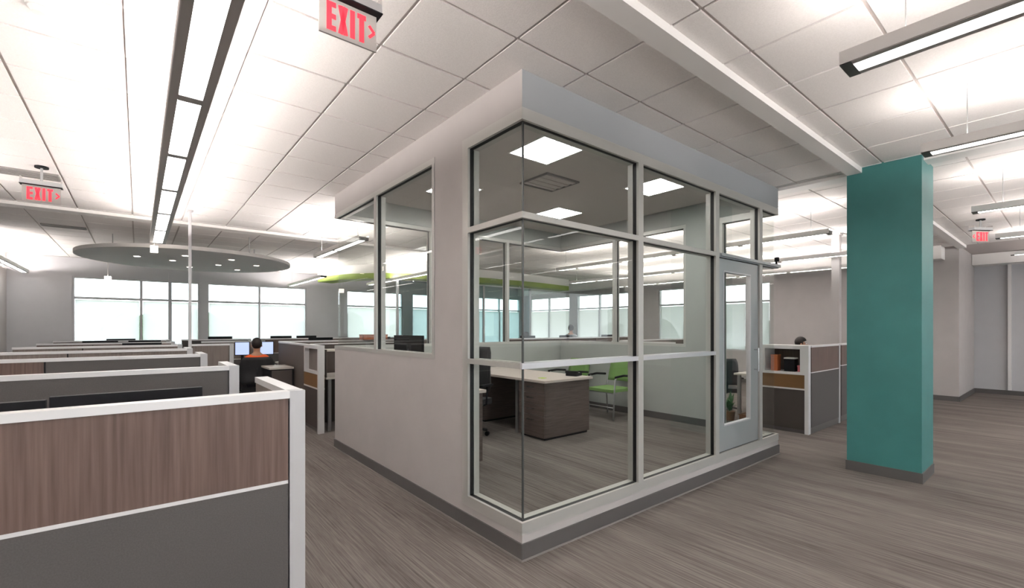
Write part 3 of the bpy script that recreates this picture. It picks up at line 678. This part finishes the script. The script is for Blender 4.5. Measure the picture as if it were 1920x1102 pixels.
# power poles
def pole(x, y, s_, z0, label, m='post_metal'):
    e = empty('power_pole', (x, y, z0), 0, label, 'pole'); box('shaft', (x-s_, x+s_, y-s_, y+s_, z0, CZ-.04), m, e, .003); box('ceiling_collar', (x-s_-.02, x+s_+.02, y-s_-.02, y+s_+.02, CZ-.04, CZ-.012), m, e, .003)
    box('foot_plate', (x-s_-.006, x+s_+.006, y-s_-.006, y+s_+.006, z0, z0+.02), m, e)
pole(.62, 8.68, .02, 0, 'slim grey power pole beside the aisle end of the fourth row')
pole(.63, 14.7, .035, 0, 'slim grey power pole far back in front of the left window')
pole(10.50, 2.95, .065, 0, 'thick grey power pole just left of the teal column', 'wall_paint')

# ------------------------------------------------------------------ office furniture
def desk_pedestal(x0, x1, y0, y1, z0, z1, label):
    e = empty('desk_pedestal', ((x0+x1)/2, (y0+y1)/2, z0), 0, label, 'cabinet')
    box('body', (x0+.02, x1, y0, y1, z0+.03, z1), 'laminate_dark', e, .003); box('plinth', (x0+.03, x1-.02, y0+.02, y1-.02, z0, z0+.03), 'black', e)
    hs = [(.03,.30),(.305,.44),(.445,.58),(.585,z1-z0-.01)]
    for a, b_ in hs[::-1]:
        d = box('drawer', (x0, x0+.02, y0+.004, y1-.004, z0+a, z0+b_), 'laminate_dark', e, .002)
        ym = (y0+y1)/2; bm = bmesh.new(); bb(bm, x0-.03, x0-.022, ym-.06, ym+.06, z0+b_-.06, z0+b_-.048); bb(bm, x0-.024, x0, ym-.06, ym-.05, z0+b_-.06, z0+b_-.048); bb(bm, x0-.024, x0, ym+.05, ym+.06, z0+b_-.06, z0+b_-.048)
        mk('handle', bm, 'chrome', d)
    return e
DZ = OF+.76
e = empty('office_desk', (4.35, 5.2, OF), 0, 'dark woodgrain u shaped desk with a pale top inside the glass office', 'desk')
box('desktop', (3.92, 4.82, 4.18, 6.28, DZ-.03, DZ), 'worktop', e, .006); box('bridge_top', (2.9, 3.915, 5.72, 6.28, DZ-.03, DZ), 'worktop', e, .004); box('credenza_top', (2.26, 2.895, 4.0, 6.28, DZ-.03, DZ), 'worktop', e, .004)
box('back_panel', (2.9, 4.0, 6.20, 6.225, OF, DZ-.03), 'laminate_dark', e); box('modesty_panel', (4.70, 4.72, 4.72, 5.6, OF+.1, DZ-.03), 'laminate_dark', e)
box('leg', (4.0, 4.05, 4.80, 4.85, OF, DZ-.03), 'silver', e, .004)
for y_ in (4.02, 5.2): box('side_panel', (2.28, 2.86, y_, y_+.025, OF, DZ-.03), 'laminate_dark', e)
desk_pedestal(3.95, 4.79, 4.22, 4.72, OF, DZ-.031, 'dark drawer cabinet at the near end of the office desk')
desk_pedestal(4.05, 4.78, 5.65, 6.18, OF, DZ-.031, 'dark drawer cabinet at the far end under the office desk')
o = box('sticky_note', (4.1, 4.18, 4.42, 4.5, DZ, DZ+.004), 'lime', None, bevel=.001); tag(o, 'small green note lying on the office desk near the corner', 'note')
monitor(2.62, 5.25, DZ, PI/2+.2, 'dark monitor on the credenza seen in the left office window', .55, .36, stand=.21)
box_tel = empty('desk_phone', (4.70, 4.42, DZ), .3, 'black desk phone on the office desk at its right edge', 'phone')
box('phone_body', (-.09, .09, -.08, .08, 0, .04), 'black', box_tel, bevel=.01, local=True); box('handset', (-.085, -.035, -.09, .09, .04, .07), 'black', box_tel, bevel=.012, local=True); box('keypad', (0, .07, -.06, .04, .04, .044), 'silver', box_tel, local=True)

def office_chair(x, y, z, rz, label, back_h=.62, group=None, seat_z=.46, bw=.23):
    e = empty('office_chair', (x, y, z), rz, label, 'chair', group)
    # seat
    bm = bmesh.new(); bmesh.ops.create_grid(bm, x_segments=1, y_segments=1, size=.01); bm.clear()
    bb(bm, -.25, .25, -.24, .24, seat_z-.06, seat_z+.02); mk('seat', bm, 'mesh_black', e, smooth=False, local=True, bevel=.03, seg=3)
    # curved back (behind = +y)
    bm = bmesh.new(); R = []
    for j in range(9):
        v = j/8; hw = bw*(1-.18*(2*v-1)**4)-.03*v
        R.append([(u*hw, .25+.05*math.sin(v*PI)*-1+.05*v+.05*(-(u*u))+.05, seat_z+.10+back_h*v) for u in (-1,-.6,-.2,.2,.6,1)])
    F_ = [[bm.verts.new(p) for p in r_] for r_ in R]; B_ = [[bm.verts.new((p[0], p[1]+.035, p[2])) for p in r_] for r_ in R]
    for a in range(8):
        for c_ in range(5):
            bm.faces.new((F_[a][c_], F_[a][c_+1], F_[a+1][c_+1], F_[a+1][c_])); bm.faces.new((B_[a][c_+1], B_[a][c_], B_[a+1][c_], B_[a+1][c_+1]))
    for a in range(8):
        bm.faces.new((F_[a+1][0], B_[a+1][0], B_[a][0], F_[a][0])); bm.faces.new((F_[a][5], B_[a][5], B_[a+1][5], F_[a+1][5]))
    for c_ in range(5): bm.faces.new((F_[0][c_], B_[0][c_], B_[0][c_+1], F_[0][c_+1])); bm.faces.new((F_[8][c_+1], B_[8][c_+1], B_[8][c_], F_[8][c_]))
    mk('backrest', bm, 'mesh_black', e, smooth=True, local=True)
    rod('back_bar', [(0,.1,seat_z-.07),(0,.30,seat_z-.05),(0,.37,seat_z+.12),(0,.36,seat_z+.4)], .018, 'black', e, local=True)
    for s_ in (-1, 1):
        a = rod('armrest_post', [(s_*.2,.05,seat_z-.07),(s_*.29,.05,seat_z-.04),(s_*.30,.05,seat_z+.2)], .014, 'black', e, local=True)
        box('armrest_pad', (s_*.30-.035, s_*.30+.035, -.10, .14, seat_z+.2, seat_z+.225), 'black', e, bevel=.01, local=True)
    mk('gas_lift', cyl(bmesh.new(), (0,0,.10), (0,0,seat_z-.06), .024, n=14), 'black', e, local=True)
    for k in range(5):
        a = 2*PI*k/5+.3; cx, sy2 = math.cos(a), math.sin(a)
        l = rod('base_arm', [(0,0,.10),(cx*.15,sy2*.15,.095),(cx*.29,sy2*.29,.075)], .017, 'black', e, local=True)
        mk('caster', cyl(bmesh.new(), (cx*.29-sy2*.02, sy2*.29+cx*.02, .03), (cx*.29+sy2*.02, sy2*.29-cx*.02, .03), .03, n=14), 'black', l, local=True)
    return e
office_chair(3.40, 5.15, OF, PI/2+.35+PI, 'black swivel chair at the desk inside the glass office', .60)
def guest_chair(x, y, z, rz, label):
    e = empty('guest_chair', (x, y, z), rz, label, 'chair', 'green guest chairs in the glass office')
    bm = bmesh.new(); bb(bm, -.25, .25, -.24, .24, .43, .475); mk('seat', bm, 'green_fabric', e, local=True, bevel=.018, seg=3)
    bm = bmesh.new(); rowsF = []; rowsB = []
    for j in range(7):
        v = j/6; zz = .56+.32*v; hw = .235-.02*v*v; yb = .24+.07*v
        rowsF.append([bm.verts.new((u*hw, yb-.035*(1-u*u)*-1, zz)) for u in (-1,-.5,0,.5,1)]); rowsB.append([bm.verts.new((u*hw, yb+.03+.035*(1-u*u), zz)) for u in (-1,-.5,0,.5,1)])
    for a in range(6):
        for c_ in range(4): bm.faces.new((rowsF[a][c_], rowsF[a][c_+1], rowsF[a+1][c_+1], rowsF[a+1][c_])); bm.faces.new((rowsB[a][c_+1], rowsB[a][c_], rowsB[a+1][c_], rowsB[a+1][c_+1]))
        bm.faces.new((rowsF[a+1][0], rowsB[a+1][0], rowsB[a][0], rowsF[a][0])); bm.faces.new((rowsF[a][4], rowsB[a][4], rowsB[a+1][4], rowsF[a+1][4]))
    for c_ in range(4): bm.faces.new((rowsF[0][c_], rowsB[0][c_], rowsB[0][c_+1], rowsF[0][c_+1])); bm.faces.new((rowsF[6][c_+1], rowsB[6][c_+1], rowsB[6][c_], rowsF[6][c_]))
    mk('backrest', bm, 'green_fabric', e, smooth=True, local=True)
    for s_ in (-1, 1):
        rod('leg', [(s_*.26,-.24,.01),(s_*.26,-.22,.3),(s_*.26,-.2,.62),(s_*.26,-.16,.66)], .012, 'silver', e, local=True)
        rod('leg', [(s_*.26,.27,.01),(s_*.25,.21,.44),(s_*.24,.26,.6)], .012, 'silver', e, local=True)
        a = rod('armrest', [(s_*.27,-.20,.665),(s_*.27,0,.68),(s_*.27,.22,.66)], .018, 'black', e, local=True)
    rod('seat_frame', [(-.25,-.2,.42),(.25,-.2,.42)], .012, 'silver', e, local=True); rod('seat_frame', [(-.25,.2,.42),(.25,.2,.42)], .012, 'silver', e, local=True)
    rod('stretcher', [(-.26,-.23,.2),(.26,-.23,.2)], .008, 'silver', e, local=True)
    return e
guest_chair(5.85, 4.72, OF, -PI/2, 'green guest chair by the inner mullion, the fully visible one')
guest_chair(5.82, 5.62, OF, -PI/2, 'green guest chair whose back shows above the office desk')

# ------------------------------------------------------------------ people
def skin_obj(name, verts, edges, radii, m, parent, sub=2, root=0):
    me = bpy.data.meshes.new(name); me.from_pydata(verts, edges, []); me.materials.append(MATS[m])
    o = bpy.data.objects.new(name, me); COL.objects.link(o)
    if parent: o.parent = parent
    sk = o.modifiers.new('skin', 'SKIN'); sk.use_smooth_shade = True
    if not me.skin_vertices: me.skin_vertices.new()
    for i, r_ in enumerate(radii):
        me.skin_vertices[0].data[i].radius = r_ if isinstance(r_, tuple) else (r_, r_)
    me.skin_vertices[0].data[root].use_root = True
    sb = o.modifiers.new('sub', 'SUBSURF'); sb.levels = sub; sb.render_levels = sub
    return o
def person(x, y, z, rz, label, shirt, seated=True, seat=.5, hairlen=.1):
    """faces local -y"""
    e = empty('person', (x, y, z), rz, label, 'person')
    hp = seat+.08 if seated else .92
    V, Ed, R = [], [], []
    def add(p, r_, par=None):
        V.append(p); R.append(r_)
        if par is not None: Ed.append((par, len(V)-1))
        return len(V)-1
    pel = add((0,0,hp), (.15,.11)); wai = add((0,.01,hp+.16), (.13,.10), pel); che = add((0,.01,hp+.34), (.15,.11), wai); nb = add((0,.01,hp+.50), (.07,.065), che)
    nk = add((0,-.005,hp+.56), .05, nb); hd = add((0,-.015,hp+.66), (.072,.085), nk); tp = add((0,-.01,hp+.76), (.06,.07), hd)
    arms = []
    for s_ in (-1, 1):
        sh = add((s_*.17,.01,hp+.45), .058, nb)
        if seated: el = add((s_*.25,-.06,hp+.2), .042, sh); wr = add((s_*.16,-.30,hp+.18), .03, el); pm = add((s_*.15,-.36,hp+.17), (.035,.018), wr); dr2 = Vector((-.02*s_,-1,-.15))
        else: el = add((s_*.22,.02,hp+.16), .042, sh); wr = add((s_*.22,-.08,hp-.08), .03, el); pm = add((s_*.22,-.1,hp-.14), (.02,.035), wr); dr2 = Vector((0,-.25,-1))
        pmv = Vector(V[pm])
        for k in range(4):
            off = Vector(((k-1.5)*.018, 0, 0)) if seated else Vector((0, (k-1.5)*.018, 0)); L_ = (.062,.07,.066,.052)[k]
            f1 = add(tuple(pmv+off+dr2.normalized()*.03), .009, pm); f2 = add(tuple(pmv+off+dr2.normalized()*(.03+L_)+Vector((0,0,-.012))), .007, f1)
        th = add(tuple(pmv+Vector((-s_*.035,-.02,0) if seated else (0,-.04,.0))), .009, pm); add(tuple(pmv+Vector((-s_*.045,-.055,0) if seated else (0,-.06,-.03))), .008, th)
    for s_ in (-1, 1):
        if seated: hi = add((s_*.10,-.03,hp-.02), .085, pel); kn = add((s_*.13,-.44,hp-.03), .062, hi); an = add((s_*.13,-.46,.09), .04, kn); to = add((s_*.14,-.62,.045), (.042,.03), an)
        else: hi = add((s_*.10,0,hp-.06), .085, pel); kn = add((s_*.11,-.01,.48), .06, hi); an = add((s_*.11,.01,.08), .04, kn); to = add((s_*.12,-.14,.04), (.042,.03), an)
    body = skin_obj('body', V, Ed, R, 'skin', e)
    # clothes follow the same skeleton, slightly larger
    g = .012
    SV = [V[0],V[1],V[2],(0,.01,hp+.47)]; SE = [(0,1),(1,2),(2,3)]; SR = [(.165+g,.12+g),(.145+g,.11+g),(.165+g,.12+g),(.095,.08)]
    for s_ in (-1, 1):
        k = 7 if s_ < 0 else 7+3+1+8+2-0
    ar = [i for i, v in enumerate(V)]
    for s_ in (-1, 1):
        b0 = len(SV); SV += [(s_*.17,.01,hp+.45), ((s_*.25,-.06,hp+.2) if seated else (s_*.22,.02,hp+.16)), ((s_*.17,-.26,hp+.183) if seated else (s_*.22,-.06,hp-.03))]; SR += [.072,.055,.042]; SE += [(3,b0),(b0,b0+1),(b0+1,b0+2)]
    skin_obj('shirt', SV, SE, SR, shirt, e)
    TV = [(0,0,hp+.02)]; TR = [(.165,.125)]; TE = []
    for s_ in (-1, 1):
        b0 = len(TV)
        TV += ([(s_*.10,-.03,hp-.02),(s_*.13,-.44,hp-.03),(s_*.13,-.455,.16)] if seated else [(s_*.10,0,hp-.06),(s_*.11,-.01,.48),(s_*.11,.01,.13)]); TR += [.098,.075,.058]; TE += [(0,b0),(b0,b0+1),(b0+1,b0+2)]
    skin_obj('trousers', TV, TE, TR, 'trousers', e)
    # hair cap
    bm = bmesh.new(); bmesh.ops.create_icosphere(bm, subdivisions=3, radius=1)
    for v in bm.verts:
        front = v.co.y < -.15
        v.co = Vector((v.co.x*.092, v.co.y*.11+.004, v.co.z*.115))
        if front and v.co.z < .03: v.co.y = max(v.co.y, -.03)
        if v.co.z < -hairlen: v.co.z = -hairlen
    bmesh.ops.translate(bm, verts=bm.verts, vec=(0,.0,hp+.735)); mk('hair', bm, 'hair', e, smooth=True, local=True)
    # face
    for s_ in (-1, 1):
        bm = bmesh.new(); bmesh.ops.create_icosphere(bm, subdivisions=1, radius=.011); bmesh.ops.translate(bm, verts=bm.verts, vec=(s_*.03,-.098,hp+.70)); mk('eye', bm, 'paper', e, local=True)
        bm = bmesh.new(); bmesh.ops.create_icosphere(bm, subdivisions=1, radius=1); 
        for v in bm.verts: v.co = Vector((v.co.x*.01, v.co.y*.022, v.co.z*.032))
        bmesh.ops.translate(bm, verts=bm.verts, vec=(s_*.085,0,hp+.69)); mk('ear', bm, 'skin', e, local=True)
    bm = bmesh.new(); cyl(bm, (0,-.095,hp+.70), (0,-.118,hp+.668), .006, .012, n=8); mk('nose', bm, 'skin', e, local=True)
    bm = bmesh.new(); bb(bm, -.022,.022,-.101,-.094,hp+.632,hp+.642); mk('mouth', bm, 'pink', e, local=True)
    return e
# the person at the end of the aisle, seen from behind
office_chair(1.78, 9.98, 0, PI-.18, 'black swivel chair of the person in orange at the aisle end', .50, seat_z=.50, bw=.31)
person(1.78, 10.02, 0, PI-.18, 'person with dark hair in an orange top, seated with the back to us', 'orange', True, .53)
worktop(1.25, 2.27, 10.58, 11.2, .86, 'desk of the seated person in orange, carrying two lit monitors')
monitor(1.66, 10.85, .86, -.18, 'lit bluish monitor left of the head of the person in orange', .27, .28, True, stand=.22)
monitor(2.10, 10.80, .86, -.18, 'lit bluish monitor right of the head of the person in orange', .27, .28, True, stand=.22)
e = empty('low_cabinet', (1.98, 9.4, 0), 0, 'low black cabinet with a pale top to the right of the person in orange', 'cabinet')
box('body', (1.80, 2.17, 8.94, 9.60, .05, .91), 'black', e, .004); box('top', (1.78, 2.18, 8.92, 9.62, .91, .94), 'worktop_white', e, .004); box('plinth', (1.83, 2.15, 8.98, 9.57, 0, .05), 'black', e); box('door', (1.82, 2.15, 8.925, 8.94, .08, .89), 'cab_dark', e, .002)
worktop(.72, 1.2, 9.95, 10.6, .86, 'small desk left of the person in orange'); monitor(.97, 10.2, .86, 0, 'lit monitor on the small desk left of the person in orange', .22, .22, True, stand=.19)
# others
office_chair(8.95, 4.4, 0, 2.2, 'black swivel chair added for the dark voids seen through the office door', .5)  # added chair, darkens the view through the door glass
office_chair(10.6, 3.62, 0, PI, 'black swivel chair in the right cubicle', .4, seat_z=.5)
person(10.6, 3.60, 0, .4, 'person whose dark head shows above the right cubicle beside the power pole', 'shirt_grey', True, .54)
person(11.5, 10.95, 0, PI*.75, 'person in a pale grey shirt standing by the bright right window', 'shirt_grey', False)
office_chair(9.3, 10.75, 0, PI, 'black swivel chair before the teal glass partition', .6, seat_z=.5)
person(9.3, 10.75, 0, PI*.8, 'person in a pink top seated behind the far partition', 'pink', True, .60)
# plant and basket seen through the office door
e = empty('potted_plant', (8.20, 3.92, 0), 0, 'small leafy plant in a brown pot on the floor seen through the office door', 'plant')
mk('pot', cyl(bmesh.new(), (8.20,3.92,0), (8.20,3.92,.16), .07, .09, n=20), 'basket', e)
for k in range(14):
    a = 2.4*k; r_ = .06+.09*random.random(); z_ = .26+.26*random.random()
    bm = bmesh.new(); p0 = Vector((8.20,3.92,.15)); tip = Vector((8.20+r_*math.cos(a)*1.3, 3.92+r_*math.sin(a)*1.3, z_)); mid = (p0+tip)/2+Vector((0,0,.06)); sd = Vector((-math.sin(a), math.cos(a), 0))*.034
    v = [bm.verts.new(p) for p in (p0, mid+sd, tip, mid-sd, mid+Vector((0,0,.006)))]
    for f in ((0,1,4),(1,2,4),(2,3,4),(3,0,4)): bm.faces.new([v[i] for i in f])
    mk('leaf', bm, 'leaf', e)
o = box('storage_basket', (-.14,.14,-.1,.1,0,.14), 'basket', None, bevel=.02, local=True); o.location = (8.22, 3.60, 0); tag(o, 'low brown basket on the floor beside the potted plant', 'basket')
box('rim', [(-.15,.15,-.11,-.09,.14,.155),(-.15,.15,.09,.11,.14,.155),(-.15,-.13,-.09,.09,.14,.155),(.13,.15,-.09,.09,.14,.155)], 'basket', o, local=True)

# ------------------------------------------------------------------ outside
struct('ground_outside', (-60, 120, FY+.3, 120, -3.2, -3.0), 'grass'); struct('ground_outside_right', (RX+3, 120, -60, FY+.29, -3.2, -3.0), 'grass')
def tree(x, y, h, r, lab):
    e = empty('tree', (x, y, -3), 0, lab, 'tree', 'hazy trees outside the windows')
    mk('trunk', cyl(bmesh.new(), (x,y,-3), (x,y,-3+h*.5), .25, .15, n=8), 'bark', e)
    bm = bmesh.new(); rr = random.Random(int(x*13+y))
    for k in range(9):
        c_ = Vector((x+rr.uniform(-.6,.6)*r, y+rr.uniform(-.6,.6)*r, -3+h*(.5+.42*rr.random()))); q = bmesh.ops.create_icosphere(bm, subdivisions=2, radius=r*rr.uniform(.4,.62))
        for v in q['verts']: v.co = c_+v.co*(1+.15*rr.uniform(-1,1))
    mk('crown', bm, 'tree_leaf', e)
for i in range(7): tree(-8+i*7.4, 56+(i%3)*3, 5.0+(i*37%5)*.25, 2.4, 'hazy green tree beyond the far windows')
for i in range(6): tree(52+(i%3)*2, 4+i*8, 4.9+(i*23%5)*.25, 2.4, 'hazy green tree beyond the right windows')
